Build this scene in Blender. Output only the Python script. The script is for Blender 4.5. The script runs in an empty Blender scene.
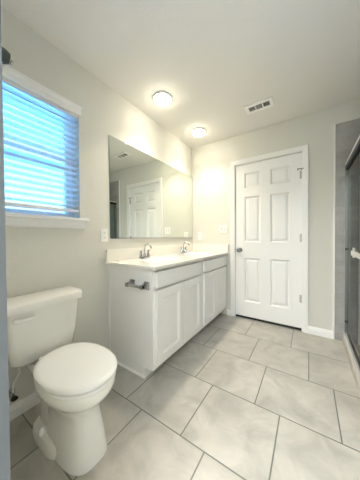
import bpy, bmesh, math, random
from mathutils import Vector, Matrix
random.seed(7)
scene = bpy.context.scene
COL = scene.collection
PI = math.pi
R = math.radians

# ------------------------------------------------------------------ camera
cam_data = bpy.data.cameras.new('camera')
cam_data.sensor_fit = 'HORIZONTAL'
cam_data.sensor_width = 36.0
cam_data.lens = 36.0 * 192.646 / 360.0
cam_data.clip_start = 0.01
cam_data.clip_end = 200
camera = bpy.data.objects.new('camera', cam_data)
COL.objects.link(camera)
_y, _p, _r = R(33.724), R(-0.877), R(-0.402)
fw = Vector((-math.sin(_y) * math.cos(_p), math.cos(_y) * math.cos(_p), math.sin(_p)))
rt = Vector((math.cos(_y), math.sin(_y), 0.0))
up = rt.cross(fw)
rt2 = rt * math.cos(_r) + up * math.sin(_r)
up2 = up * math.cos(_r) - rt * math.sin(_r)
camera.matrix_world = Matrix(((rt2.x, up2.x, -fw.x, 1.4907), (rt2.y, up2.y, -fw.y, -2.5861),
                              (rt2.z, up2.z, -fw.z, 1.0895), (0, 0, 0, 1)))
scene.camera = camera

# ------------------------------------------------------------------ world, lights, exposure
scene.view_settings.view_transform = 'Standard'
scene.view_settings.look = 'None'
scene.view_settings.gamma = 1.0
scene.view_settings.use_curve_mapping = False
scene.view_settings.exposure = 2.56
SKY = 2.9
LAMP = 7.5
SPOT = 7.6
FILL = 34.0
LAMP_COLOR = (1.0, 0.90, 0.71)

world = bpy.data.worlds.new('daylight')
scene.world = world
world.use_nodes = True
wn, wl = world.node_tree.nodes, world.node_tree.links
wn.clear()
tc = wn.new('ShaderNodeTexCoord')
sx = wn.new('ShaderNodeSeparateXYZ')
rp = wn.new('ShaderNodeValToRGB')
bg = wn.new('ShaderNodeBackground')
wo = wn.new('ShaderNodeOutputWorld')
rp.color_ramp.elements[0].position = 0.0
rp.color_ramp.elements[0].color = (0.070, 0.090, 0.095, 1)
rp.color_ramp.elements[1].position = 0.75
rp.color_ramp.elements[1].color = (0.14, 1.25, 3.0, 1)
e = rp.color_ramp.elements.new(0.40)
e.color = (0.045, 0.075, 0.095, 1)
bg.inputs['Strength'].default_value = SKY
wl.new(tc.outputs['Generated'], sx.inputs[0])
wl.new(sx.outputs['Z'], rp.inputs[0])
wl.new(rp.outputs[0], bg.inputs['Color'])
wl.new(bg.outputs[0], wo.inputs['Surface'])

# unseen fill light added behind the camera, shining in through the doorway
hl = bpy.data.lights.new('bedroom_fill', 'AREA')
hl.shape = 'DISK'
hl.size = 2.0
hl.energy = FILL
hl.color = (0.93, 0.97, 1.0)
hlo = bpy.data.objects.new('bedroom_fill', hl)
hlo.location = (1.35, -3.9, 2.40)
COL.objects.link(hlo)

# ------------------------------------------------------------------ materials
def new_mat(name):
    m = bpy.data.materials.new(name)
    m.use_nodes = True
    nt = m.node_tree
    return m, nt.nodes, nt.links, nt.nodes['Principled BSDF']

def mat(name, col, rough=0.5, metal=0.0, bump=None, var=None, spec=0.5, coat=0.0):
    m, n, l, b = new_mat(name)
    b.inputs['Base Color'].default_value = (*col, 1)
    b.inputs['Roughness'].default_value = rough
    b.inputs['Metallic'].default_value = metal
    b.inputs['Specular IOR Level'].default_value = spec
    b.inputs['Coat Weight'].default_value = coat
    b.inputs['Coat Roughness'].default_value = 0.08
    geo = n.new('ShaderNodeNewGeometry')
    if bump:
        sc, dist, st = bump
        t = n.new('ShaderNodeTexNoise')
        t.inputs['Scale'].default_value = sc
        t.inputs['Detail'].default_value = 3
        l.new(geo.outputs['Position'], t.inputs['Vector'])
        bp = n.new('ShaderNodeBump')
        bp.inputs['Distance'].default_value = dist
        bp.inputs['Strength'].default_value = st
        l.new(t.outputs['Fac'], bp.inputs['Height'])
        l.new(bp.outputs[0], b.inputs['Normal'])
    if var:
        sc, amt = var
        t = n.new('ShaderNodeTexNoise')
        t.inputs['Scale'].default_value = sc
        t.inputs['Detail'].default_value = 4
        l.new(geo.outputs['Position'], t.inputs['Vector'])
        cr = n.new('ShaderNodeValToRGB')
        cr.color_ramp.elements[0].position = 0.3
        cr.color_ramp.elements[1].position = 0.7
        cr.color_ramp.elements[0].color = (*[c * (1 - amt) for c in col], 1)
        cr.color_ramp.elements[1].color = (*[min(1, c * (1 + amt)) for c in col], 1)
        l.new(t.outputs['Fac'], cr.inputs[0])
        l.new(cr.outputs[0], b.inputs['Base Color'])
    return m

def glass_mat(name, tint, refl=1.0):
    m, n, l, b = new_mat(name)
    n.remove(b)
    tr = n.new('ShaderNodeBsdfTransparent')
    tr.inputs[0].default_value = (*tint, 1)
    gl = n.new('ShaderNodeBsdfGlossy')
    gl.inputs['Roughness'].default_value = 0.0
    fr = n.new('ShaderNodeFresnel')
    fr.inputs['IOR'].default_value = 1.45
    mx = n.new('ShaderNodeMixShader')
    l.new(fr.outputs[0], mx.inputs[0])
    l.new(tr.outputs[0], mx.inputs[1])
    l.new(gl.outputs[0], mx.inputs[2])
    l.new(mx.outputs[0], n['Material Output'].inputs[0])
    return m

def tile_mat(name, bx, by, axes, shift, off, col, grout, gw, rough, vscale):
    """Large rectangular tiles, each row shifted along by a fixed step; axes picks the two position axes."""
    m, n, l, b = new_mat(name)
    geo = n.new('ShaderNodeNewGeometry')
    sp = n.new('ShaderNodeSeparateXYZ')
    l.new(geo.outputs['Position'], sp.inputs[0])
    def M(op, a, c=None, d=None):
        k = n.new('ShaderNodeMath')
        k.operation = op
        for i, v in enumerate((a, c, d)):
            if v is None:
                continue
            if isinstance(v, (int, float)):
                k.inputs[i].default_value = v
            else:
                l.new(v, k.inputs[i])
        return k.outputs[0]
    U = M('SUBTRACT', sp.outputs[axes[0]], off[0])
    V = M('DIVIDE', M('SUBTRACT', sp.outputs[axes[1]], off[1]), by)
    row = M('FLOOR', V)
    fv = M('FRACT', V)
    Us = M('DIVIDE', M('ADD', U, M('MULTIPLY', row, shift)), bx)
    cell = M('FLOOR', Us)
    fu = M('FRACT', Us)
    du = M('MULTIPLY', M('SUBTRACT', 0.5, M('ABSOLUTE', M('SUBTRACT', fu, 0.5))), bx)
    dv = M('MULTIPLY', M('SUBTRACT', 0.5, M('ABSOLUTE', M('SUBTRACT', fv, 0.5))), by)
    d = M('MINIMUM', du, dv)
    mr = n.new('ShaderNodeMapRange')
    mr.inputs['From Min'].default_value = gw * 0.5
    mr.inputs['From Max'].default_value = gw * 0.5 + 0.0015
    l.new(d, mr.inputs['Value'])
    cx = n.new('ShaderNodeCombineXYZ')
    l.new(cell, cx.inputs[0])
    l.new(row, cx.inputs[1])
    wn_ = n.new('ShaderNodeTexWhiteNoise')
    l.new(cx.outputs[0], wn_.inputs['Vector'])
    # clouds, shifted per tile
    vm = n.new('ShaderNodeVectorMath')
    vm.operation = 'MULTIPLY_ADD'
    l.new(wn_.outputs['Color'], vm.inputs[0])
    vm.inputs[1].default_value = (7, 7, 7)
    l.new(geo.outputs['Position'], vm.inputs[2])
    ns = n.new('ShaderNodeTexNoise')
    ns.inputs['Scale'].default_value = vscale
    ns.inputs['Detail'].default_value = 6
    ns.inputs['Roughness'].default_value = 0.62
    ns.inputs['Distortion'].default_value = 0.6
    l.new(vm.outputs[0], ns.inputs['Vector'])
    cr = n.new('ShaderNodeValToRGB')
    cr.color_ramp.elements[0].position = 0.30
    cr.color_ramp.elements[1].position = 0.72
    cr.color_ramp.elements[0].color = (*[c * 0.74 for c in col], 1)
    cr.color_ramp.elements[1].color = (*[c * 1.16 for c in col], 1)
    l.new(ns.outputs['Fac'], cr.inputs[0])
    mix = n.new('ShaderNodeMix')
    mix.data_type = 'RGBA'
    l.new(mr.outputs[0], mix.inputs['Factor'])
    mix.inputs['A'].default_value = (*grout, 1)
    l.new(cr.outputs[0], mix.inputs['B'])
    l.new(mix.outputs['Result'], b.inputs['Base Color'])
    b.inputs['Roughness'].default_value = rough
    bp = n.new('ShaderNodeBump')
    bp.inputs['Distance'].default_value = 0.002
    bp.inputs['Strength'].default_value = 0.6
    l.new(mr.outputs[0], bp.inputs['Height'])
    l.new(bp.outputs[0], b.inputs['Normal'])
    return m

def emit_mat(name, col, strength):
    m, n, l, b = new_mat(name)
    b.inputs['Base Color'].default_value = (0.9, 0.9, 0.9, 1)
    b.inputs['Emission Color'].default_value = (*col, 1)
    b.inputs['Emission Strength'].default_value = strength
    return m

WALL = mat('wall_paint', (0.715, 0.708, 0.650), 0.75, bump=(110, 0.006, 0.6))
CEIL = mat('ceiling_paint', (0.80, 0.785, 0.75), 0.85, bump=(90, 0.004, 0.35))
TRIM = mat('trim_paint', (0.88, 0.875, 0.86), 0.38, bump=(30, 0.001, 0.05))
DOORP = mat('door_paint', (0.88, 0.88, 0.87), 0.40, bump=(60, 0.001, 0.08))
CAB = mat('cabinet_paint', (0.86, 0.855, 0.83), 0.40, bump=(50, 0.001, 0.05))
FLOOR = tile_mat('floor_tile', 0.4395, 0.4310, ('X', 'Y'), 0.1465, (0.029 - 0.1465, 0.0),
                 (0.49, 0.468, 0.42), (0.17, 0.18, 0.155), 0.0055, 0.30, 5.0)
SHOWER = tile_mat('shower_tile', 0.61, 0.305, ('X', 'Z'), 0.305, (1.72, 0.175),
                  (0.41, 0.405, 0.395), (0.32, 0.32, 0.31), 0.003, 0.35, 4.0)
SHOWER_SIDE = tile_mat('shower_side_tile', 0.61, 0.305, ('Y', 'Z'), 0.305, (0.1, 0.175),
                       (0.41, 0.405, 0.395), (0.32, 0.32, 0.31), 0.003, 0.35, 4.0)
MARBLE = mat('cultured_marble', (0.89, 0.87, 0.815), 0.12, var=(6, 0.02), coat=0.4)
CERAMIC = mat('ceramic', (0.87, 0.86, 0.82), 0.10, bump=(8, 0.0005, 0.05), coat=0.5)
PLASTIC = mat('white_plastic', (0.90, 0.895, 0.88), 0.30, bump=(80, 0.0003, 0.05))
LIDP = mat('seat_plastic', (0.91, 0.905, 0.89), 0.16, bump=(10, 0.0003, 0.03))
CHROME = mat('chrome', (0.52, 0.53, 0.56), 0.09, 1.0, bump=(40, 0.0002, 0.05))
NICKEL = mat('brushed_nickel', (0.32, 0.325, 0.33), 0.25, 1.0, bump=(200, 0.0002, 0.1))
DARKMETAL = mat('dark_bronze', (0.03, 0.032, 0.034), 0.35, 0.6, bump=(120, 0.0003, 0.1))
GUN = mat('gunmetal', (0.06, 0.08, 0.075), 0.45, 0.3, bump=(120, 0.0003, 0.1))
RUBBER = mat('dark_rubber', (0.02, 0.02, 0.022), 0.7, bump=(200, 0.0003, 0.1))
DARKGAP = mat('dark_slot', (0.02, 0.02, 0.02), 0.8, bump=(50, 0.0003, 0.1))
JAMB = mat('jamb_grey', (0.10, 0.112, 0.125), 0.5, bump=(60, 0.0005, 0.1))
HINGE = mat('satin_hinge', (0.45, 0.45, 0.44), 0.35, 0.7, bump=(200, 0.0002, 0.1))
MIRROR = mat('mirror_silver', (0.83, 0.87, 0.83), 0.0, 1.0)
GLASS_EDGE = mat('glass_edge', (0.25, 0.34, 0.31), 0.15, bump=(40, 0.0002, 0.05))
VINYL = mat('window_vinyl', (0.80, 0.81, 0.82), 0.35, bump=(60, 0.0003, 0.05))
SLAT = mat('blind_slat', (0.84, 0.85, 0.86), 0.4, bump=(40, 0.0004, 0.05))
CORD = mat('blind_cord', (0.75, 0.78, 0.82), 0.8, bump=(300, 0.0003, 0.1))
VENTG = mat('vent_louver', (0.36, 0.36, 0.35), 0.5, bump=(60, 0.0003, 0.05))
ALU = mat('satin_aluminium', (0.78, 0.77, 0.74), 0.38, 0.6, bump=(150, 0.0002, 0.1))
POST = mat('grey_jamb', (0.22, 0.24, 0.23), 0.3, 0.5, bump=(150, 0.0002, 0.1))
PAN = mat('shower_pan', (0.80, 0.79, 0.77), 0.25, bump=(40, 0.0004, 0.1))
CURB = mat('shower_curb', (0.55, 0.52, 0.46), 0.35, var=(6, 0.08))
EXT = mat('exterior_paving', (0.55, 0.55, 0.53), 0.9, var=(2, 0.1))
CARPET = mat('bedroom_floor', (0.68, 0.66, 0.62), 0.95, var=(20, 0.1))
PANE = glass_mat('window_glass', (0.96, 0.98, 1.0))
SGLASS = glass_mat('shower_glass', (0.90, 0.95, 0.94))
DIFF = emit_mat('lamp_diffuser', LAMP_COLOR, LAMP)

# ------------------------------------------------------------------ mesh helpers
def box(bm, x0, x1, y0, y1, z0, z1, bevel=0.0, seg=2):
    vs = [bm.verts.new((x, y, z)) for x in (x0, x1) for y in (y0, y1) for z in (z0, z1)]
    F = [(0, 1, 3, 2), (4, 6, 7, 5), (0, 4, 5, 1), (2, 3, 7, 6), (0, 2, 6, 4), (1, 5, 7, 3)]
    fs = [bm.faces.new([vs[i] for i in f]) for f in F]
    if bevel > 0:
        es = set()
        for f in fs:
            es.update(f.edges)
        bmesh.ops.bevel(bm, geom=list(es), offset=bevel, segments=seg, affect='EDGES', profile=0.5)

def lathe(bm, prof, n=32, origin=(0, 0, 0), axis='z'):
    """prof: list of (radius, height)"""
    o = Vector(origin)
    rings = []
    def pt(r, h, a):
        c, s = r * math.cos(a), r * math.sin(a)
        if axis == 'z':
            return o + Vector((c, s, h))
        if axis == 'y':
            return o + Vector((c, h, s))
        return o + Vector((h, c, s))
    for r, h in prof:
        if r < 1e-6:
            rings.append([bm.verts.new(pt(0, h, 0))])
        else:
            rings.append([bm.verts.new(pt(r, h, 2 * PI * i / n)) for i in range(n)])
    for a, b in zip(rings, rings[1:]):
        for i in range(n):
            j = (i + 1) % n
            if len(a) == 1 and len(b) == 1:
                continue
            if len(a) == 1:
                bm.faces.new((a[0], b[i], b[j]))
            elif len(b) == 1:
                bm.faces.new((a[i], b[0], a[j]))
            else:
                bm.faces.new((a[i], b[i], b[j], a[j]))
    for ring in (rings[0], rings[-1]):
        if len(ring) > 2:
            bm.faces.new(ring)

def tube(bm, pts, rad, n=12):
    pts = [Vector(p) for p in pts]
    rads = rad if isinstance(rad, (list, tuple)) else [rad] * len(pts)
    rings = []
    prev = None
    for i, p in enumerate(pts):
        if i == 0:
            t = pts[1] - pts[0]
        elif i == len(pts) - 1:
            t = pts[-1] - pts[-2]
        else:
            t = (pts[i + 1] - p).normalized() + (p - pts[i - 1]).normalized()
        t.normalize()
        if prev is None:
            ref = Vector((0, 0, 1)) if abs(t.z) < 0.9 else Vector((1, 0, 0))
            u = t.cross(ref).normalized()
        else:
            u = (prev - t * prev.dot(t)).normalized()
        prev = u
        v = t.cross(u)
        rings.append([bm.verts.new(p + (u * math.cos(2 * PI * k / n) + v * math.sin(2 * PI * k / n)) * rads[i]) for k in range(n)])
    for a, b in zip(rings, rings[1:]):
        for i in range(n):
            j = (i + 1) % n
            bm.faces.new((a[i], a[j], b[j], b[i]))
    bm.faces.new(rings[0])
    bm.faces.new(rings[-1])

def loft(bm, secs, cap0=True, cap1=True):
    rings = [[bm.verts.new(p) for p in s] for s in secs]
    n = len(rings[0])
    for a, b in zip(rings, rings[1:]):
        for i in range(n):
            j = (i + 1) % n
            bm.faces.new((a[i], a[j], b[j], b[i]))
    if cap0:
        bm.faces.new(rings[0])
    if cap1:
        bm.faces.new(rings[-1])

def arc(c, r, a0, a1, n, plane='xz'):
    out = []
    for i in range(n + 1):
        a = a0 + (a1 - a0) * i / n
        d = (r * math.cos(a), r * math.sin(a))
        if plane == 'xz':
            out.append((c[0] + d[0], c[1], c[2] + d[1]))
        elif plane == 'yz':
            out.append((c[0], c[1] + d[0], c[2] + d[1]))
        else:
            out.append((c[0] + d[0], c[1] + d[1], c[2]))
    return out

def panelled(bm, to3, u0, u1, w0, w1, thick, rects, steps):
    """A slab in the (u,w) plane with sunk panels on its front; to3(u,w,depth) gives the 3D point, depth 0 = front.
    steps: (inset, depth) nested outlines of each panel."""
    us = sorted({u0, u1, *[r[0] for r in rects], *[r[1] for r in rects]})
    ws = sorted({w0, w1, *[r[2] for r in rects], *[r[3] for r in rects]})
    V = {}
    def v(u, w, d):
        k = (round(u, 5), round(w, 5), round(d, 5))
        if k not in V:
            V[k] = bm.verts.new(to3(u, w, d))
        return V[k]
    for a, b in zip(us, us[1:]):
        for c, d in zip(ws, ws[1:]):
            mu, mw = (a + b) / 2, (c + d) / 2
            if any(r[0] < mu < r[1] and r[2] < mw < r[3] for r in rects):
                continue
            bm.faces.new((v(a, c, 0), v(b, c, 0), v(b, d, 0), v(a, d, 0)))
    for r in rects:
        # boundary must follow the grid so that the mesh stays closed
        prev = (r[0], r[1], r[2], r[3], 0.0)
        for ins, dep in steps:
            cur = (r[0] + ins, r[1] - ins, r[2] + ins, r[3] - ins, dep)
            def cs(q):
                return [v(q[0], q[2], q[4]), v(q[1], q[2], q[4]), v(q[1], q[3], q[4]), v(q[0], q[3], q[4])]
            A, B = cs(prev), cs(cur)
            for i in range(4):
                j = (i + 1) % 4
                bm.faces.new((A[i], A[j], B[j], B[i]))
            prev = cur
        bm.faces.new(cs(prev))
    # sides and back
    c4 = [(u0, w0), (u1, w0), (u1, w1), (u0, w1)]
    Bk = [bm.verts.new(to3(a, b, thick)) for a, b in c4]
    Fr = [v(a, b, 0) for a, b in c4]
    for i in range(4):
        j = (i + 1) % 4
        bm.faces.new((Fr[i], Fr[j], Bk[j], Bk[i]))
    bm.faces.new(Bk)

def obj(name, bm, m, parent=None, smooth=False, loc=None):
    bmesh.ops.recalc_face_normals(bm, faces=bm.faces[:])
    me = bpy.data.meshes.new(name)
    if smooth:
        for f in bm.faces:
            f.smooth = True
        for ed in bm.edges:
            if len(ed.link_faces) == 2 and ed.calc_face_angle(0) > R(38):
                ed.smooth = False
    bm.to_mesh(me)
    bm.free()
    me.materials.append(m)
    o = bpy.data.objects.new(name, me)
    COL.objects.link(o)
    if parent is not None:
        o.parent = parent
        # builders give parts in world coordinates: take the parent's place out of the mesh
        base = parent.matrix_world if parent.parent is None else parent.parent.matrix_world
        off = world_loc(parent)
        for vtx in me.vertices:
            vtx.co -= off
    return o

def world_loc(o):
    v = Vector((0, 0, 0))
    while o is not None:
        v = v + o.location
        o = o.parent
    return v

def tag(o, label, cat, group=None):
    o['label'] = label
    o['category'] = cat
    if group:
        o['group'] = group
    return o

def thing(name, label, cat, loc, group=None):
    o = bpy.data.objects.new(name, None)
    o.location = loc
    o.empty_display_size = 0.05
    COL.objects.link(o)
    return tag(o, label, cat, group)

def struct(name, bm, m, parent=None, smooth=False):
    o = obj(name, bm, m, parent, smooth)
    if parent is None:
        o['kind'] = 'structure'
    return o

def sroot(name, loc=(0, 0, 0)):
    o = bpy.data.objects.new(name, None)
    o.location = loc
    COL.objects.link(o)
    o['kind'] = 'structure'
    return o

def copy_tree(src, loc):
    """A copy of a thing with copies of its parts and sub-parts."""
    r = src.copy()
    COL.objects.link(r)
    r.location = loc
    for ch in list(src.children):
        c = ch.copy()
        COL.objects.link(c)
        c.parent = r
        for g in list(ch.children):
            d = g.copy()
            COL.objects.link(d)
            d.parent = c
    return r

# ------------------------------------------------------------------ dimensions
H = 2.44
WY0, WY1, WZ0, WZ1 = -2.37, -1.761, 1.237, 2.042        # window opening
DX0, DX1, DZ1 = 0.663, 1.427, 2.045                     # door slab
NEAR = -2.49
JX = 1.107                                              # doorway jamb
RX = 1.86                                               # right wall
SHY = -1.50                                             # shower end
SHX = 2.68

# ------------------------------------------------------------------ room shell
bm = bmesh.new()
box(bm, -0.16, SHX + 0.12, -2.62, 0.90, -0.10, 0.0)
struct('floor', bm, FLOOR)
bm = bmesh.new()
box(bm, -0.16, SHX + 0.12, -2.62, 0.12, H, H + 0.1)
struct('ceiling', bm, CEIL)

bm = bmesh.new()
box(bm, -0.16, 0, -2.604, WY0, 0, H)
box(bm, -0.16, 0, WY1, 0.12, 0, H)
box(bm, -0.16, 0, WY0, WY1, 0, WZ0)
box(bm, -0.16, 0, WY0, WY1, WZ1, H)
struct('wall_left', bm, WALL)

bm = bmesh.new()
ox0, ox1, oz1 = DX0 - 0.022, DX1 + 0.022, DZ1 + 0.02
box(bm, 0, ox0, 0, 0.12, 0, H)
box(bm, ox1, SHX + 0.12, 0, 0.12, 0, H)
box(bm, ox0, ox1, 0, 0.12, oz1, H)
struct('wall_far', bm, WALL)

bm = bmesh.new()
box(bm, 0, JX - 0.018, -2.604, NEAR, 0, H)
box(bm, RX, SHX, -2.604, NEAR, 0, H)
box(bm, JX - 0.018, RX, -2.604, NEAR, 2.10, H)
struct('wall_near', bm, WALL)

bm = bmesh.new()
box(bm, RX, RX + 0.10, NEAR, SHY, 0, H)
box(bm, RX + 0.10, SHX, SHY - 0.10, SHY, 0, H)
struct('wall_right', bm, WALL)

bm = bmesh.new()
box(bm, SHX, SHX + 0.12, -2.604, 0, 0, H)
struct('wall_shower', bm, WALL)

# tile skins of the shower
bm = bmesh.new()
box(bm, 1.722, SHX - 0.01, -0.010, -0.0005, 0.0, 2.246)
struct('wall_tile', bm, SHOWER)
bm = bmesh.new()
box(bm, SHX - 0.010, SHX - 0.0005, SHY + 0.01, -0.011, 0.0, 2.246)
struct('wall_tile_side', bm, SHOWER_SIDE)
bm = bmesh.new()
box(bm, 1.706, 1.721, -0.016, -0.0005, 0.0, 2.249, 0.002)
struct('trim_1', bm, TRIM)

# doorway jamb beside the camera
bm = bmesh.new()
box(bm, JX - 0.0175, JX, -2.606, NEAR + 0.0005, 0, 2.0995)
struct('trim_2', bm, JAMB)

# baseboards
def baseboard(name, x0, x1, y0, y1, side):
    bm = bmesh.new()
    hh = 0.082
    prof = [(0.0, 0.0), (0.014, 0.0), (0.014, 0.052), (0.010, 0.058), (0.010, 0.066), (0.006, 0.076), (0.004, hh), (0.0, hh)]
    secs = []
    if side == 'left':
        for y in (y0, y1):
            secs.append([(0.0005 + a, y, b) for a, b in prof])
    else:
        for x in (x0, x1):
            secs.append([(x, -0.0005 - a, b) for a, b in prof])
    loft(bm, secs)
    return struct(name, bm, TRIM)
baseboard('baseboard_left', 0, 0, NEAR + 0.001, -1.515, 'left')
baseboard('baseboard_far', 1.489, 1.7055, 0, 0, 'far')
baseboard('baseboard_corner', 0.548, 0.600, 0, 0, 'far')

# bedroom behind the doorway, only there to bounce the added fill light in
bm = bmesh.new()
box(bm, -0.3, 3.4, -5.2, -2.62, -0.10, -0.001)
struct('floor_bedroom', bm, CARPET)
bm = bmesh.new()
box(bm, -0.3, 3.4, -5.2, -2.62, H, H + 0.1)
struct('ceiling_bedroom', bm, CEIL)
bm = bmesh.new()
box(bm, -0.4, -0.3, -5.2, -2.604, 0, H)
box(bm, 3.4, 3.5, -5.2, -2.604, 0, H)
box(bm, -0.4, 3.5, -5.3, -5.2, 0, H)
box(bm, SHX + 0.12, 3.5, -2.604, -2.50, 0, H)
box(bm, -0.4, -0.16, -2.604, -2.50, 0, H)
struct('wall_bedroom', bm, WALL)

# ground outside the window
bm = bmesh.new()
box(bm, -14, -0.17, -14, 12, -0.5, -0.4)
struct('ground', bm, EXT)

# ------------------------------------------------------------------ window
win = sroot('window_1', (0, (WY0 + WY1) / 2, WZ0))
bm = bmesh.new()
fx0, fx1, fwid = -0.158, -0.105, 0.052
box(bm, fx0, fx1, WY0 + 0.0005, WY0 + fwid, WZ0, WZ1, 0.004)
box(bm, fx0, fx1, WY1 - fwid, WY1 - 0.0005, WZ0, WZ1, 0.004)
box(bm, fx0, fx1, WY0 + fwid, WY1 - fwid, WZ0 + 0.0005, WZ0 + 0.045, 0.004)
box(bm, fx0, fx1, WY0 + fwid, WY1 - fwid, WZ1 - 0.045, WZ1 - 0.0005, 0.004)
obj('window_frame', bm, VINYL, win)
bm = bmesh.new()
box(bm, fx0 + 0.005, fx1 - 0.006, WY0 + fwid, WY1 - fwid, 1.610, 1.655, 0.004)
obj('meeting_rail', bm, VINYL, win)
bm = bmesh.new()
for za, zb in ((WZ0 + 0.045, 1.610), (1.655, WZ1 - 0.045)):
    box(bm, -0.134, -0.130, WY0 + fwid, WY1 - fwid, za, zb)
obj('window_pane', bm, PANE, win)
bm = bmesh.new()
box(bm, -0.104, 0.0, WY0 + 0.001, WY1 - 0.001, WZ0 + 0.0005, WZ0 + 0.004)
box(bm, 0.0006, 0.034, WY0 - 0.055, WY1 + 0.055, WZ0 - 0.018, WZ0 + 0.004, 0.005)
obj('window_sill', bm, TRIM, win)
bm = bmesh.new()
prof = [(0.0006, 1.160), (0.009, 1.160), (0.014, 1.168), (0.014, 1.200), (0.018, 1.210), (0.018, 1.2185), (0.0006, 1.2185)]
loft(bm, [[(a, y, z) for a, z in prof] for y in (WY0 - 0.03, WY1 + 0.03)])
obj('window_apron', bm, TRIM, win)

# ------------------------------------------------------------------ window blind
bl = thing('window_blind', 'white slatted horizontal blind lowered over the window above the toilet', 'blind',
           (-0.03, (WY0 + WY1) / 2, WZ1))
bm = bmesh.new()
prof = [(0.0008, 2.036), (0.014, 2.036), (0.017, 2.042), (0.017, 2.056), (0.013, 2.061), (0.013, 2.076), (0.018, 2.086), (0.020, 2.094),
        (0.020, 2.104), (0.0008, 2.104)]
loft(bm, [[(a, y, z) for a, z in prof] for y in (WY0 - 0.014, WY1 + 0.014)])
obj('valance', bm, TRIM, bl)
bm = bmesh.new()
box(bm, -0.060, -0.004, WY0 + 0.004, WY1 - 0.004, 2.018, 2.0405, 0.003)
obj('headrail', bm, SLAT, bl)
bm = bmesh.new()
NS, z_top, pitch, tilt = 17, 2.005, 0.0420, R(6)
for k in range(NS):
    zc = z_top - k * pitch
    hw = 0.0245
    top, bot = [], []
    for s in (-1.0, -0.5, 0.0, 0.5, 1.0):
        dx = s * hw
        cz = 0.0022 * (1 - s * s)
        top.append((-0.031 + dx * math.cos(tilt), zc + dx * math.sin(tilt) + cz + 0.0014))
        bot.append((-0.031 + dx * math.cos(tilt), zc + dx * math.sin(tilt) + cz - 0.0014))
    ring = top + bot[::-1]
    loft(bm, [[(a, y, z) for a, z in ring] for y in (WY0 + 0.006, WY1 - 0.006)])
obj('slats', bm, SLAT, bl, smooth=True)
bm = bmesh.new()
box(bm, -0.057, -0.005, WY0 + 0.006, WY1 - 0.006, 1.288, 1.306, 0.004)
obj('bottom_rail', bm, SLAT, bl)
for yy in (WY0 + 0.115, WY1 - 0.115):
    bm = bmesh.new()
    for xx in (-0.0575, -0.0045):
        tube(bm, [(xx, yy, 2.0), (xx, yy, 1.300)], 0.0011, 6)
    obj('ladder_cord', bm, CORD, bl)

# ------------------------------------------------------------------ far door
door = sroot('door_1', ((DX0 + DX1) / 2, 0, 0))
cols = [(0.784, 0.982), (1.098, 1.308)]
rows = [(0.228, 0.808), (1.015, 1.612), (1.728, 1.922)]
bm = bmesh.new()
panelled(bm, lambda u, w, d: (u, 0.016 + d, w), DX0 + 0.002, DX1 - 0.002, 0.030, DZ1 - 0.003, 0.035,
         [(a, b, c, d) for a, b in cols for c, d in rows], [(0.006, 0.006), (0.013, 0.015), (0.020, 0.016), (0.046, 0.004)])
slab = obj('door_panel', bm, DOORP, door)
bm = bmesh.new()
box(bm, DX0 + 0.002, DX1 - 0.002, 0.012, 0.050, 0.0045, 0.0298)  # dark strip standing in for the shadow in the gap under the door
obj('door_gap_shade', bm, RUBBER, door)
# jamb and stop
bm = bmesh.new()
box(bm, ox0 + 0.0005, DX0, 0.0, 0.118, 0, DZ1)
box(bm, DX1, ox1 - 0.0005, 0.0, 0.118, 0, DZ1)
box(bm, ox0 + 0.0005, ox1 - 0.0005, 0.0, 0.118, DZ1, oz1 - 0.0005)
box(bm, DX0, DX0 + 0.010, 0.054, 0.09, 0, DZ1)
box(bm, DX1 - 0.010, DX1, 0.054, 0.09, 0, DZ1)
box(bm, DX0 + 0.010, DX1 - 0.010, 0.054, 0.09, DZ1 - 0.010, DZ1)
obj('door_jamb', bm, TRIM, door)
# casing, mitred profile
def casing(bm, inner_x, outer_x, zi, zo):
    prof = [(0.0, 0.008), (0.006, 0.010), (0.018, 0.011), (0.030, 0.014), (0.042, 0.015), (0.054, 0.017), (0.058, 0.012), (0.058, 0.0006), (0.0, 0.0006)]
    L, Rr = inner_x[0], inner_x[1]
    pts = lambda q, d: [(L - q, -d, 0.0), (L - q, -d, zi + q), (Rr + q, -d, zi + q), (Rr + q, -d, 0.0)]
    secs = [[], [], [], []]
    for q, d in prof:
        for i, p in enumerate(pts(q, d)):
            secs[i].append(p)
    loft(bm, secs)
bm = bmesh.new()
casing(bm, (DX0 - 0.004, DX1 + 0.004), None, DZ1 + 0.004, None)
obj('door_casing', bm, TRIM, door)
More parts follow.
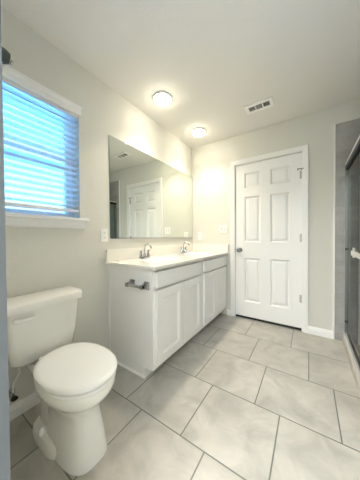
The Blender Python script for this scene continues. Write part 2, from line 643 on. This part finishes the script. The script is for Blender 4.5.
# knob
bm = bmesh.new()
kx, kz = 0.724, 0.910
lathe(bm, [(0.0, 0.0155), (0.031, 0.0155), (0.032, 0.012), (0.029, 0.008), (0.013, 0.005), (0.011, -0.012), (0.013, -0.020), (0.024, -0.028),
           (0.028, -0.040), (0.026, -0.050), (0.016, -0.057), (0.0, -0.058)], 28, (kx, 0, kz), 'y')
kn = obj('door_knob', bm, NICKEL, door, smooth=True)
bm = bmesh.new()
box(bm, DX0 - 0.0015, DX0 + 0.0015, 0.002, 0.016, kz - 0.028, kz + 0.028)
obj('strike_plate', bm, NICKEL, door)
for hz in (1.79, 1.07, 0.37):
    bm = bmesh.new()
    for i in range(5):
        z0 = hz - 0.045 + i * 0.018
        lathe(bm, [(0.0, z0 + 0.0006), (0.0065, z0 + 0.0006), (0.0065, z0 + 0.0174), (0.0, z0 + 0.0174)], 14, (DX1 + 0.001, 0.007, 0), 'z')
    lathe(bm, [(0.0, hz + 0.045), (0.005, hz + 0.045), (0.006, hz + 0.050), (0.0, hz + 0.053)], 14, (DX1 + 0.001, 0.007, 0), 'z')
    box(bm, DX1 - 0.022, DX1 - 0.002, 0.0135, 0.0158, hz - 0.044, hz + 0.044)
    h = obj('hinge', bm, HINGE, door, smooth=True)
    if hz > 1.5:
        bm = bmesh.new()
        zz = hz + 0.062
        lathe(bm, [(0.0, zz - 0.006), (0.009, zz - 0.006), (0.009, zz + 0.004), (0.0, zz + 0.004)], 14, (DX1 + 0.001, 0.007, 0), 'z')
        tube(bm, [(DX1 + 0.001, 0.004, zz), (DX1 - 0.02, -0.014, zz), (DX1 - 0.040, -0.018, zz)], 0.004, 10)
        tube(bm, [(DX1 - 0.040, -0.018, zz), (DX1 - 0.042, 0.015, zz)], [0.004, 0.006], 10)
        tube(bm, [(DX1 + 0.001, 0.004, zz), (DX1 + 0.014, -0.016, zz)], 0.004, 10)
        obj('hinge_stop', bm, GUN, h, smooth=True)

# ------------------------------------------------------------------ vanity cabinet
VY0, VX, VFX = -1.512, 0.523, 0.550            # end panel, face frame front, door front
KT, KX, CT = 0.084, 0.440, 0.853               # toe kick height, toe kick depth, cabinet top
van = thing('vanity_cabinet', 'long white bathroom vanity cabinet with four panel doors under the double sink counter', 'cabinet',
            (0.27, VY0 / 2, 0))
bm = bmesh.new()
# end panel with a notch for the toe kick
prof = [(0.0015, 0.0), (KX, 0.0), (KX, KT), (VX - 0.02, KT), (VX - 0.02, CT), (0.0015, CT)]
loft(bm, [[(a, y, z) for a, z in prof] for y in (VY0, VY0 + 0.018)])
box(bm, 0.0015, VX - 0.02, VY0 + 0.018, -0.003, KT + 0.0, KT + 0.018)
box(bm, 0.0015, 0.012, VY0 + 0.018, -0.003, KT + 0.018, CT)
loft(bm, [[(a, y, z) for a, z in prof] for y in (-0.021, -0.003)])
obj('carcass', bm, CAB, van)
bm = bmesh.new()
zr = [KT, 0.098, 0.668, 0.690, 0.812, CT]
for ya, yb in ((VY0, VY0 + 0.036), (-0.775, -0.685), (-0.045, -0.0025)):
    box(bm, VX - 0.0198, VX, ya, yb, KT, CT)
for za, zb in ((KT, 0.135), (0.665, 0.72), (0.81, CT)):
    box(bm, VX - 0.0198, VX, VY0 + 0.036, -0.775, za, zb)
    box(bm, VX - 0.0198, VX, -0.685, -0.045, za, zb)
obj('face_frame', bm, CAB, van)
bm = bmesh.new()
box(bm, KX - 0.014, KX - 0.001, VY0 + 0.019, -0.022, 0.0005, KT - 0.0005)
obj('toe_kick', bm, CAB, van)
bm = bmesh.new()
prof = [(VY0 - 0.0005, 0.0), (VY0 - 0.012, 0.0), (VY0 - 0.011, 0.007), (VY0 - 0.006, 0.013), (VY0 - 0.0005, 0.014)]
loft(bm, [[(x, a, b) for a, b in prof] for x in (0.016, KX + 0.004)])
obj('shoe_moulding', bm, TRIM, van)
bm = bmesh.new()
prof = [(VY0 - 0.0005, CT - 0.03), (VY0 - 0.010, CT - 0.02), (VY0 - 0.010, KT + 0.0), (VY0 - 0.0005, KT)]
box(bm, 0.0015, 0.022, VY0 - 0.010, VY0 - 0.0005, 0.0, CT - 0.001, 0.002)
obj('scribe_moulding', bm, CAB, van)
bm = bmesh.new()
box(bm, KX - 0.02, VX - 0.021, VY0 - 0.007, VY0 - 0.0005, KT + 0.0, KT + 0.014, 0.002)
obj('end_moulding', bm, TRIM, van)
def front(name, y0, y1, z0, z1, shaker):
    bm = bmesh.new()
    f3 = lambda u, w, d: (VFX - d, u, w)
    if shaker:
        panelled(bm, f3, y0, y1, z0, z1, VFX - VX - 0.0005, [(y0 + 0.058, y1 - 0.058, z0 + 0.062, z1 - 0.062)],
                 [(0.003, 0.004), (0.010, 0.005), (0.018, 0.013)])
    else:
        panelled(bm, f3, y0, y1, z0, z1, VFX - VX - 0.0005, [], [])
        bmesh.ops.recalc_face_normals(bm, faces=bm.faces[:])
        bmesh.ops.bevel(bm, geom=[e_ for e_ in bm.edges], offset=0.003, segments=2, affect='EDGES', profile=0.5)
    obj(name, bm, CAB, van)
front('drawer_front', -1.488, -0.768, 0.704, 0.826, False)
front('drawer_front', -0.692, -0.022, 0.704, 0.826, False)
front('door', -1.488, -1.132, 0.114, 0.683, True)
front('door', -1.124, -0.768, 0.114, 0.683, True)
front('door', -0.692, -0.364, 0.114, 0.683, True)
front('door', -0.356, -0.022, 0.114, 0.683, True)

# ------------------------------------------------------------------ vanity top with two moulded sinks
ZC = 0.876
CX1, CY0 = 0.572, -1.542
vt = thing('vanity_counter', 'cream white vanity counter with two moulded sinks and low backsplashes', 'countertop', (0.28, -0.77, CT))
SINKS = [(-1.14, 0.315), (-0.40, 0.315)]
bm = bmesh.new()
nx, ny = 44, 120
xs = [0.0015 + (CX1 - 0.004 - 0.0015) * i / nx for i in range(nx + 1)]
ys = [CY0 + 0.004 + (-0.0015 - CY0 - 0.004) * j / ny for j in range(ny + 1)]
def ztop(x, y):
    z = ZC
    for sy, sx_ in SINKS:
        r = math.hypot((x - sx_) / 0.165, (y - sy) / 0.225)
        if r < 1:
            t = 1 - r
            s = min(1, t / 0.55)
            z -= 0.115 * (s * s * (3 - 2 * s))
    return z
G = [[bm.verts.new((x, y, ztop(x, y))) for y in ys] for x in xs]
for i in range(nx):
    for j in range(ny):
        bm.faces.new((G[i][j], G[i + 1][j], G[i + 1][j + 1], G[i][j + 1]))
# rounded front and side edge, then down
edge = [G[i][0] for i in range(nx + 1)] + [G[nx][j] for j in range(1, ny + 1)]
def off(v, d, z):
    x, y = v.co.x, v.co.y
    nx_ = x + (d if v in front_set else 0)
    ny_ = y - (d if v in side_set else 0)
    return bm.verts.new((nx_, ny_, z))
front_set = set(G[nx])
side_set = {G[i][0] for i in range(nx + 1)}
prev = edge
for d, z in ((0.0028, ZC - 0.0012), (0.004, ZC - 0.004), (0.004, CT + 0.004), (0.002, CT + 0.0006)):
    cur = [off(v, d, z) for v in edge]
    for i in range(len(edge) - 1):
        bm.faces.new((prev[i], prev[i + 1], cur[i + 1], cur[i]))
    prev = cur
back = [bm.verts.new((0.0015, -0.0015, CT + 0.0006))]
bm.faces.new(prev + back)
obj('slab', bm, MARBLE, vt, smooth=True)
bm = bmesh.new()
box(bm, 0.0015, 0.021, CY0 + 0.004, -0.022, ZC + 0.0002, 0.985, 0.003)
obj('backsplash', bm, MARBLE, vt)
bm = bmesh.new()
box(bm, 0.0015, CX1 - 0.002, -0.0215, -0.0015, ZC + 0.0002, 0.985, 0.003)
obj('side_splash', bm, MARBLE, vt)
for sy, sx_ in SINKS:
    bm = bmesh.new()
    lathe(bm, [(0.0, 0.0), (0.012, 0.0), (0.013, 0.003), (0.022, 0.004), (0.024, 0.001), (0.024, -0.004), (0.0, -0.004)], 24, (sx_, sy, ZC - 0.1135), 'z')
    obj('drain', bm, CHROME, vt, smooth=True)

# ------------------------------------------------------------------ faucets
FX = 0.085
def faucet(y, label):
    t = thing('sink_faucet', label, 'faucet', (FX, y, ZC + 0.0003), 'chrome faucets on the vanity counter')
    b0 = ZC + 0.0003
    bm = bmesh.new()
    ring = []
    for s in range(32):
        a = 2 * PI * s / 32
        ring.append((0.026 * math.copysign(abs(math.cos(a)) ** 0.8, math.cos(a)), 0.078 * math.copysign(abs(math.sin(a)) ** 0.7, math.sin(a))))
    secs = [[(FX + a * k, y + b * k, b0 + z) for a, b in ring] for k, z in ((1.0, 0.0), (1.0, 0.008), (0.94, 0.013), (0.80, 0.016))]
    loft(bm, secs)
    obj('base_plate', bm, CHROME, t, smooth=True)
    bm = bmesh.new()
    lathe(bm, [(0.0, b0 + 0.0165), (0.017, b0 + 0.0165), (0.013, b0 + 0.045), (0.010, b0 + 0.055), (0.0, b0 + 0.055)], 20, (FX, y, 0), 'z')
    pts = [(FX, y, b0 + 0.045), (FX, y, b0 + 0.098)] + arc((FX + 0.045, y, b0 + 0.098), 0.045, PI, 0.12 * PI, 14) + [(FX + 0.094, y, b0 + 0.100)]
    tube(bm, pts, [0.0078] * (len(pts) - 2) + [0.009, 0.010], 14)
    obj('spout', bm, CHROME, t, smooth=True)
    for s in (-1, 1):
        yy = y + s * 0.052
        bm = bmesh.new()
        lathe(bm, [(0.0, b0 + 0.0165), (0.0200, b0 + 0.0165), (0.0185, b0 + 0.024), (0.0120, b0 + 0.050), (0.0100, b0 + 0.058), (0.0115, b0 + 0.064), (0.0095, b0 + 0.078), (0.0, b0 + 0.081)], 20, (FX, yy, 0), 'z')
        tube(bm, [(FX, yy, b0 + 0.071), (FX + 0.010, yy + s * 0.004, b0 + 0.076), (FX + 0.026, yy + s * 0.008, b0 + 0.080)], [0.005, 0.0045, 0.0035], 10)
        obj('handle', bm, CHROME, t, smooth=True)
    return t
f1 = faucet(-1.14, 'chrome two handle faucet at the sink nearer the toilet')
f2 = copy_tree(f1, (FX, -0.40, ZC + 0.0003))
f2['label'] = 'chrome two handle faucet at the sink nearer the closed door'

# ------------------------------------------------------------------ mirror
mr_ = thing('wall_mirror', 'wide frameless wall mirror above the vanity counter', 'mirror', (0, -0.755, 1.09))
MY0, MY1, MZ0, MZ1 = -1.490, -0.020, 1.088, 2.006
bm = bmesh.new()
box(bm, 0.0008, 0.0068, MY0, MY1, MZ0, MZ1)
obj('mirror_glass', bm, MIRROR, mr_)
bm = bmesh.new()
for (ya, yb, za, zb) in ((MY0 - 0.0016, MY0 - 0.0001, MZ0, MZ1), (MY1 + 0.0001, MY1 + 0.0022, MZ0, MZ1), (MY0, MY1, MZ1 + 0.0001, MZ1 + 0.0022)):
    box(bm, 0.0008, 0.0068, ya, yb, za, zb)
obj('mirror_edge', bm, GLASS_EDGE, mr_)
bm = bmesh.new()
box(bm, 0.0008, 0.011, MY0, MY1, MZ0 - 0.010, MZ0 - 0.0003, 0.001)
obj('mirror_channel', bm, CHROME, mr_)
for cy, cz in ((-1.305, MZ1), (-0.30, MZ1)):
    bm = bmesh.new()
    box(bm, 0.0072, 0.0105, cy - 0.011, cy + 0.011, cz - 0.010, cz + 0.012, 0.0015)
    obj('mirror_clip', bm, PLASTIC, mr_)

# ------------------------------------------------------------------ switch and outlet plates
def plate_x(t, y, z, w, h):
    bm = bmesh.new()
    box(bm, 0.0006, 0.0062, y - w / 2, y + w / 2, z - h / 2, z + h / 2, 0.003)
    return obj('cover_plate', bm, PLASTIC, t)
t = thing('wall_outlet', 'white duplex outlet plate on the wall between window and mirror', 'outlet', (0, -1.550, 1.108))
oy, oz = -1.550, 1.108
plate_x(t, oy, oz, 0.072, 0.116)
for dz in (-0.0195, 0.0195):
    bm = bmesh.new()
    ring = [(0.0165 * max(-0.8, min(0.8, math.cos(a))) / 0.8, 0.0150 * math.sin(a)) for a in [2 * PI * i / 28 for i in range(28)]]
    loft(bm, [[(xx, oy + a, oz + dz + b) for a, b in ring] for xx in (0.0062, 0.0078)])
    rc = obj('receptacle', bm, PLASTIC, t)
    bm = bmesh.new()
    for s in (-0.0062, 0.0062):
        box(bm, 0.0079, 0.0083, oy + s - 0.001, oy + s + 0.001, oz + dz - 0.001, oz + dz + 0.007)
    lathe(bm, [(0.0, 0.0079), (0.0024, 0.0079), (0.0024, 0.0083), (0.0, 0.0083)], 12, (0, oy, oz + dz - 0.0075), 'x')
    obj('socket_slots', bm, DARKGAP, rc)
bm = bmesh.new()
lathe(bm, [(0.0, 0.0062), (0.003, 0.0062), (0.0026, 0.0072), (0.0, 0.0074)], 14, (0, oy, oz), 'x')
obj('screw', bm, PLASTIC, t, smooth=True)

def plate_y(t, x, z, w, h):
    bm = bmesh.new()
    box(bm, x - w / 2, x + w / 2, -0.006, -0.0006, z - h / 2, z + h / 2, 0.003)
    return obj('cover_plate', bm, PLASTIC, t)
t = thing('wall_outlet', 'white single outlet plate in the corner just right of the mirror', 'outlet', (0.130, 0, 1.108))
ox, oz = 0.130, 1.105
plate_y(t, ox, oz, 0.072, 0.116)
bm = bmesh.new()
box(bm, ox - 0.0168, ox + 0.0168, -0.0078, -0.0062, oz - 0.0335, oz + 0.0335, 0.0006, 1)
rc = obj('receptacle', bm, PLASTIC, t)
for dz in (-0.020, 0.020):
    bm = bmesh.new()
    for s in (-0.0062, 0.0062):
        box(bm, ox + s - 0.001, ox + s + 0.001, -0.0083, -0.0079, oz + dz - 0.002, oz + dz + 0.006)
    lathe(bm, [(0.0, -0.0083), (0.0024, -0.0083), (0.0024, -0.0079), (0.0, -0.0079)], 12, (ox, 0, oz + dz - 0.008), 'y')
    obj('socket_slots', bm, DARKGAP, rc)

t = thing('light_switch', 'white two toggle switch plate beside the door casing', 'switch', (0.497, 0, 1.197))
wx, wz = 0.497, 1.197
plate_y(t, wx, wz, 0.116, 0.116)
for s in (-0.023, 0.023):
    bm = bmesh.new()
    box(bm, wx + s - 0.0062, wx + s + 0.0062, -0.0068, -0.0062, wz - 0.013, wz + 0.013)
    obj('toggle_slot', bm, VENTG, t)
    bm = bmesh.new()
    tube(bm, [(wx + s, -0.0070, wz), (wx + s, -0.017, wz + (0.008 if s > 0 else -0.008))], [0.0048, 0.0040], 8)
    obj('toggle', bm, PLASTIC, t)
    for dz in (-0.030, 0.030):
        bm = bmesh.new()
        lathe(bm, [(0.0, -0.0072), (0.003, -0.0066), (0.003, -0.0061), (0.0, -0.0061)], 10, (wx + s, 0, wz + dz), 'y')
        obj('screw', bm, NICKEL, t, smooth=True)

# ------------------------------------------------------------------ toilet paper holder on the vanity end
t = thing('toilet_paper_holder', 'empty grey metal toilet paper holder on the vanity end panel', 'paper holder', (0.39, VY0, 0.72))
py = VY0 - 0.0005
for hx in (0.315, 0.470):
    bm = bmesh.new()
    zz = 0.722
    secs = []
    for half, d in ((0.030, 0.0), (0.030, 0.008), (0.022, 0.018), (0.015, 0.032), (0.014, 0.070)):
        secs.append([(hx - half * .8, py - d, zz - half), (hx + half * .8, py - d, zz - half), (hx + half * .8, py - d, zz + half), (hx - half * .8, py - d, zz + half)])
    loft(bm, secs)
    obj('mount_post', bm, NICKEL, t)
bm = bmesh.new()
tube(bm, [(0.300, py - 0.058, 0.722), (0.485, py - 0.058, 0.722)], 0.011, 14)
obj('roller_bar', bm, CHROME, t, smooth=True)

# ------------------------------------------------------------------ ceiling lights
def ceiling_light(x, y, label):
    t = thing('ceiling_light', label, 'ceiling light', (x, y, H), 'round ceiling lights over the vanity')
    bm = bmesh.new()
    lathe(bm, [(0.080, H - 0.0005), (0.093, H - 0.0005), (0.093, H - 0.010), (0.088, H - 0.015), (0.080, H - 0.015)], 40, (x, y, 0), 'z')
    obj('trim_ring', bm, TRIM, t, smooth=True)
    bm = bmesh.new()
    lathe(bm, [(0.0, H - 0.0008), (0.0795, H - 0.0008), (0.0795, H - 0.015), (0.076, H - 0.026), (0.062, H - 0.037), (0.035, H - 0.044), (0.0, H - 0.046)], 40, (x, y, 0), 'z')
    obj('diffuser', bm, DIFF, t, smooth=True)
    sp = bpy.data.lights.get('downlight') or bpy.data.lights.new('downlight', 'SPOT')
    sp.energy = SPOT
    sp.color = LAMP_COLOR
    sp.spot_size = R(124)
    sp.spot_blend = 1.0
    sp.shadow_soft_size = 0.06
    so = bpy.data.objects.new('downlight', sp)
    COL.objects.link(so)
    so.parent = t
    so.location = (0, 0, -0.10)
    return t
l1 = ceiling_light(0.305, -1.100, 'lit round ceiling light nearer the window, larger of the two in view')
l2 = copy_tree(l1, (0.315, -0.375, H))
l2['label'] = 'lit round ceiling light nearer the door corner, smaller of the two in view'

# ------------------------------------------------------------------ ceiling vent
t = thing('ceiling_vent', 'white three section air vent in the ceiling before the door', 'air vent', (1.063, -0.46, H))
vx0, vx1, vy0, vy1 = 0.930, 1.196, -0.533, -0.388
zt = H - 0.0006
bm = bmesh.new()
box(bm, vx0, vx1, vy0, vy1, zt - 0.004, zt, 0.0015, 1)
secx = [(vx0 + 0.032, vx0 + 0.094), (vx0 + 0.102, vx1 - 0.102), (vx1 - 0.094, vx1 - 0.032)]
bv = obj('vent_back', bm, PLASTIC, t)
bm = bmesh.new()
ya, yb = vy0 + 0.034, vy1 - 0.034
xsb = [vx0, secx[0][0], secx[0][1], secx[1][0], secx[1][1], secx[2][0], secx[2][1], vx1]
for i in range(0, 8, 2):
    box(bm, xsb[i], xsb[i + 1], ya, yb, zt - 0.013, zt - 0.0042)
box(bm, vx0, vx1, vy0, ya, zt - 0.013, zt - 0.0042)
box(bm, vx0, vx1, yb, vy1, zt - 0.013, zt - 0.0042)
obj('vent_frame', bm, PLASTIC, t)
for i, (a, b) in enumerate(secx):
    bm = bmesh.new()
    box(bm, a, b, ya, yb, zt - 0.0050, zt - 0.0042)
    obj('vent_throat', bm, DARKGAP, t)
    bm = bmesh.new()
    if i == 1:
        n = 6
        for k in range(n):
            y = ya + (k + 0.5) * (yb - ya) / n
            loft(bm, [[(xx, y - 0.004, zt - 0.0055), (xx, y - 0.003, zt - 0.0055), (xx, y + 0.003, zt - 0.012), (xx, y + 0.002, zt - 0.012)] for xx in (a, b)])
    else:
        n = 5
        sg = -1 if i == 0 else 1
        for k in range(n):
            x = a + (k + 0.5) * (b - a) / n
            loft(bm, [[(x - 0.004 * sg, yy, zt - 0.0055), (x - 0.003 * sg, yy, zt - 0.0055), (x + 0.004 * sg, yy, zt - 0.012), (x + 0.003 * sg, yy, zt - 0.012)] for yy in (ya, yb)])
    obj('louver', bm, VENTG, t)

# ------------------------------------------------------------------ toilet
TY = -2.053
to = thing('toilet', 'white two piece toilet with closed lid below the window', 'toilet', (0.35, TY, 0))
def egg(xb, xf, w, z, n=48, taper=0.10, pw=0.92):
    xc, a = (xb + xf) / 2, (xf - xb) / 2
    pts = []
    for i in range(n):
        an = 2 * PI * i / n
        c, s = math.cos(an), math.sin(an)
        cc = math.copysign(abs(c) ** pw, c)
        ss = math.copysign(abs(s) ** pw, s)
        pts.append((xc + a * cc, TY + w * ss * (1 - taper * cc), z))
    return pts
def rrect(x0, x1, w, z, r, n=6, yc=None):
    yc = TY if yc is None else yc
    pts = []
    for cx_, cy_, a0 in ((x1 - r, yc + w - r, 0), (x0 + r, yc + w - r, PI / 2), (x0 + r, yc - w + r, PI), (x1 - r, yc - w + r, 1.5 * PI)):
        for i in range(n + 1):
            a = a0 + (PI / 2) * i / n
            pts.append((cx_ + r * math.cos(a), cy_ + r * math.sin(a), z))
    return pts
bm = bmesh.new()
loft(bm, [egg(.24, .645, .106, 0.0005, taper=0, pw=.62), egg(.24, .645, .106, 0.012, taper=0, pw=.62), egg(.25, .638, .101, 0.05, taper=0, pw=.66),
          egg(.26, .628, .097, 0.12, taper=0, pw=.72), egg(.265, .622, .087, 0.19, taper=0, pw=.78), egg(.262, .622, .092, 0.240, taper=0),
          egg(.252, .640, .112, 0.277, taper=.02), egg(.242, .672, .142, 0.310, taper=.03), egg(.236, .694, .158, 0.337, taper=.04),
          egg(.234, .701, .164, 0.358, taper=.04), egg(.234, .702, .165, 0.382, taper=.04), egg(.238, .698, .161, 0.388, taper=.04)])
# foot and trapway behind the column
loft(bm, [rrect(.165, .50, .126, 0.0005, .10), rrect(.165, .50, .126, 0.035, .09), rrect(.17, .49, .118, 0.055, .085), rrect(.18, .47, .085, 0.072, .07),
          rrect(.17, .45, .074, 0.16, .06), rrect(.13, .42, .078, 0.25, .06), rrect(.08, .40, .10, 0.31, .06), rrect(.055, .40, .112, 0.345, .05), rrect(.055, .40, .112, 0.379, .05)])
obj('bowl', bm, CERAMIC, to, smooth=True)
for s in (-1, 1):
    bm = bmesh.new()
    lathe(bm, [(0.019, 0.0), (0.019, 0.012), (0.017, 0.024), (0.010, 0.031), (0.0, 0.033)], 20, (0.320, TY + s * 0.104, 0.0555), 'z')
    obj('bolt_cap', bm, LIDP, to, smooth=True)
bm = bmesh.new()
loft(bm, [egg(.250, .700, .162, 0.392, taper=.04), egg(.242, .707, .169, 0.396, taper=.04), egg(.242, .707, .169, 0.406, taper=.04), egg(.250, .699, .161, 0.411, taper=.04)])
obj('seat', bm, LIDP, to, smooth=True)
bm = bmesh.new()
loft(bm, [egg(.254, .699, .161, 0.4155, taper=.03), egg(.243, .710, .172, 0.4185, taper=.03), egg(.243, .710, .172, 0.427, taper=.03), egg(.248, .706, .168, 0.432, taper=.03),
          egg(.264, .688, .152, 0.4365, taper=.03), egg(.34, .61, .09, 0.4390, taper=.03), egg(.44, .52, .03, 0.4395)])
obj('seat_lid', bm, LIDP, to, smooth=True)
for s in (-1, 1):
    bm = bmesh.new()
    box(bm, 0.222, 0.268, TY + s * 0.07 - 0.018, TY + s * 0.07 + 0.018, 0.388, 0.414, 0.006)
    obj('seat_hinge', bm, LIDP, to, smooth=True)
# tank
TC = TY - 0.028
def tanksec(z, x0, x1, w, bow, r=0.035):
    pts = []
    base = rrect(x0, x1, w, z, r, 7, TC)
    # extra points along the front so that it bows out gently
    out = []
    for p in base:
        k = 1 - ((p[1] - TC) / w) ** 2
        xx = p[0] + (bow * max(0, k) if p[0] > (x0 + x1) / 2 else 0)
        out.append((xx, p[1], z))
    # front edge runs from the last corner's end to the first corner's start: add a few bowed points
    first, last = out[0], out[-1]
    for i in range(1, 8):
        f = i / 8
        yv = last[1] + (first[1] - last[1]) * f
        k = 1 - ((yv - TC) / w) ** 2
        out.append((x1 + bow * k, yv, z))
    return out
bm = bmesh.new()
loft(bm, [tanksec(.384, .050, .170, .130, .012, .03), tanksec(.388, .035, .188, .152, .016), tanksec(.404, .026, .197, .166, .020),
          tanksec(.50, .024, .200, .182, .020), tanksec(.60, .022, .203, .193, .020), tanksec(.688, .020, .205, .201, .020)])
tk = obj('tank', bm, CERAMIC, to, smooth=True)
bm = bmesh.new()
loft(bm, [tanksec(.6885, .014, .219, .212, .022), tanksec(.691, .010, .224, .217, .024), tanksec(.724, .010, .226, .219, .024), tanksec(.735, .014, .220, .213, .024),
          tanksec(.739, .030, .200, .196, .022)])
obj('tank_lid', bm, CERAMIC, to, smooth=True)
bm = bmesh.new()
lx = 0.2125
lathe(bm, [(0.0, 0.0), (0.013, 0.0), (0.012, 0.008), (0.0, 0.011)], 18, (lx, TC - 0.150, 0.652), 'x')
ring = lambda x, y, hz: [(x + 0.004 * math.cos(a), y, 0.653 + hz * math.sin(a)) for a in [2 * PI * i / 14 for i in range(14)]]
loft(bm, [ring(lx + .013, TC - .168, .004), ring(lx + .020, TC - .160, .011), ring(lx + .026, TC - .145, .012), ring(lx + .030, TC - .115, .010), ring(lx + .029, TC - .085, .008), ring(lx + .027, TC - .074, .004)])
obj('flush_lever', bm, LIDP, tk, smooth=True)
bm = bmesh.new()
lathe(bm, [(0.0, 0.3835), (0.014, 0.3835), (0.016, 0.372), (0.013, 0.368), (0.013, 0.358), (0.0, 0.358)], 14, (0.115, TY - 0.135, 0), 'z')
obj('fill_nut', bm, RUBBER, to)

# water stop
t = thing('water_stop', 'small chrome and black water stop valve low on wall behind toilet', 'valve', (0.0, -2.205, 0.160))
vy, vz = -2.206, 0.160
bm = bmesh.new()
lathe(bm, [(0.0, 0.0008), (0.026, 0.0008), (0.024, 0.005), (0.010, 0.008), (0.008, 0.045), (0.013, 0.047), (0.013, 0.068), (0.0, 0.070)], 20, (0, vy, vz), 'x')
lathe(bm, [(0.0, vz + 0.006), (0.008, vz + 0.006), (0.008, vz + 0.028), (0.0, vz + 0.028)], 14, (0.056, vy, 0), 'z')
obj('valve_body', bm, CHROME, t, smooth=True)
bm = bmesh.new()
ringv = [(0.017 * math.cos(a), 0.010 * math.sin(a)) for a in [2 * PI * i / 20 for i in range(20)]]
loft(bm, [[(d, vy + a, vz + b) for a, b in ringv] for d in (0.0705, 0.084)])
obj('valve_handle', bm, RUBBER, t)
bm = bmesh.new()
tube(bm, [(0.056, vy, vz + 0.028), (0.058, vy + 0.002, 0.24), (0.075, vy + 0.03, 0.30), (0.105, TY - 0.138, 0.335), (0.115, TY - 0.135, 0.3575)], 0.005, 10)
obj('supply_hose', bm, PLASTIC, t, smooth=True)

# ------------------------------------------------------------------ robe hook on the near wall
t = thing('robe_hook', 'dark rounded robe hook with chrome rim jutting out at upper left', 'hook', (0.9, NEAR, 1.52))
hx, hz = 0.895, 1.518
bm = bmesh.new()
box(bm, hx - 0.020, hx + 0.020, NEAR + 0.0006, NEAR + 0.010, hz - 0.03, hz + 0.03, 0.003)
tube(bm, [(hx, NEAR + 0.010, hz), (hx, NEAR + 0.035, hz)], 0.009, 12)
obj('hook_mount', bm, CHROME, t, smooth=True)
bm = bmesh.new()
lathe(bm, [(0.0, 0.033), (0.011, 0.033), (0.015, 0.042), (0.015, 0.058), (0.011, 0.067), (0.0, 0.069)], 24, (hx, NEAR, hz), 'y')
obj('hook_knob', bm, GUN, t, smooth=True)
bm = bmesh.new()
tube(bm, [(hx, NEAR + 0.010, hz - 0.028), (hx, NEAR + 0.030, hz - 0.044), (hx, NEAR + 0.046, hz - 0.030), (hx, NEAR + 0.060, hz - 0.019), (hx, NEAR + 0.070, hz - 0.012), (hx, NEAR + 0.073, hz - 0.002)], 0.0028, 10)
obj('hook_wire', bm, CHROME, t, smooth=True)

# ------------------------------------------------------------------ shower
bm = bmesh.new()
prof = [(1.782, 0.0), (1.782, 0.070), (1.786, 0.074), (1.868, 0.074), (1.868, 0.0)]
loft(bm, [[(a, y, z) for a, z in prof] for y in (SHY + 0.001, -0.0105)])
struct('trim_3', bm, CURB)
bm = bmesh.new()
box(bm, 1.869, SHX - 0.0105, SHY + 0.001, -0.0105, 0.0005, 0.03)
box(bm, 1.869, 1.90, SHY + 0.001, -0.0105, 0.03, 0.06, 0.006)
tag(obj('shower_pan', bm, PAN), 'white shower pan behind the glass at right edge', 'shower pan')

sh = thing('shower_enclosure', 'glass shower enclosure with dark top rail at the right edge', 'shower door', (1.82, SHY / 2, 0.0745))
ye = -0.0108
bm = bmesh.new()
prof = [(1.790, 0.0748), (1.790, 0.100), (1.797, 0.104), (1.803, 0.086), (1.845, 0.086), (1.850, 0.100), (1.856, 0.100), (1.856, 0.0748)]
loft(bm, [[(a, y, z) for a, z in prof] for y in (SHY + 0.002, ye)])
obj('bottom_track', bm, ALU, sh)
bm = bmesh.new()
box(bm, 1.799, 1.850, SHY + 0.002, ye, 1.757, 1.800, 0.002)
obj('top_rail', bm, DARKMETAL, sh)
bm = bmesh.new()
box(bm, 1.796, 1.850, SHY + 0.002, ye, 1.8003, 1.824, 0.003)
obj('rail_cap', bm, ALU, sh)
bm = bmesh.new()
prof = [(1.800, ye), (1.800, ye - 0.012), (1.812, ye - 0.012), (1.812, ye - 0.008), (1.822, ye - 0.008), (1.822, ye - 0.012), (1.841, ye - 0.012), (1.841, ye)]
loft(bm, [[(a, b, z) for a, b in prof] for z in (0.1045, 1.7565)])
obj('wall_post', bm, POST, sh)
bm = bmesh.new()
box(bm, 1.8412, 1.848, ye - 0.014, ye, 0.1045, 1.7565)
obj('gasket', bm, RUBBER, sh)
for za in (0.205, 0.945):
    for xa, xb in ((1.801, 1.8125), (1.8215, 1.834)):
        bm = bmesh.new()
        box(bm, xa, xb, ye - 0.020, ye - 0.0125, za, za + 0.022, 0.002)
        obj('bumper', bm, RUBBER, sh)
bm = bmesh.new()
box(bm, 1.814, 1.820, -0.78, ye - 0.0205, 0.092, 1.7565)
gp = obj('door_glass', bm, SGLASS, sh)
bm = bmesh.new()
box(bm, 1.832, 1.838, SHY + 0.01, -0.72, 0.092, 1.7565)
obj('fixed_glass', bm, SGLASS, sh)
# towel bar handle on the sliding panel
bm = bmesh.new()
hy, hz = -0.40, 0.945
box(bm, 1.806, 1.8138, hy - 0.030, hy + 0.030, hz - 0.042, hz + 0.042, 0.002)
box(bm, 1.797, 1.806, hy - 0.060, hy - 0.034, hz - 0.022, hz + 0.022, 0.002)
box(bm, 1.788, 1.797, hy - 0.40, hy - 0.034, hz - 0.020, hz + 0.020, 0.002)
box(bm, 1.797, 1.8138, hy - 0.38, hy - 0.35, hz - 0.020, hz + 0.020, 0.002)
obj('towel_bar', bm, ALU, sh)
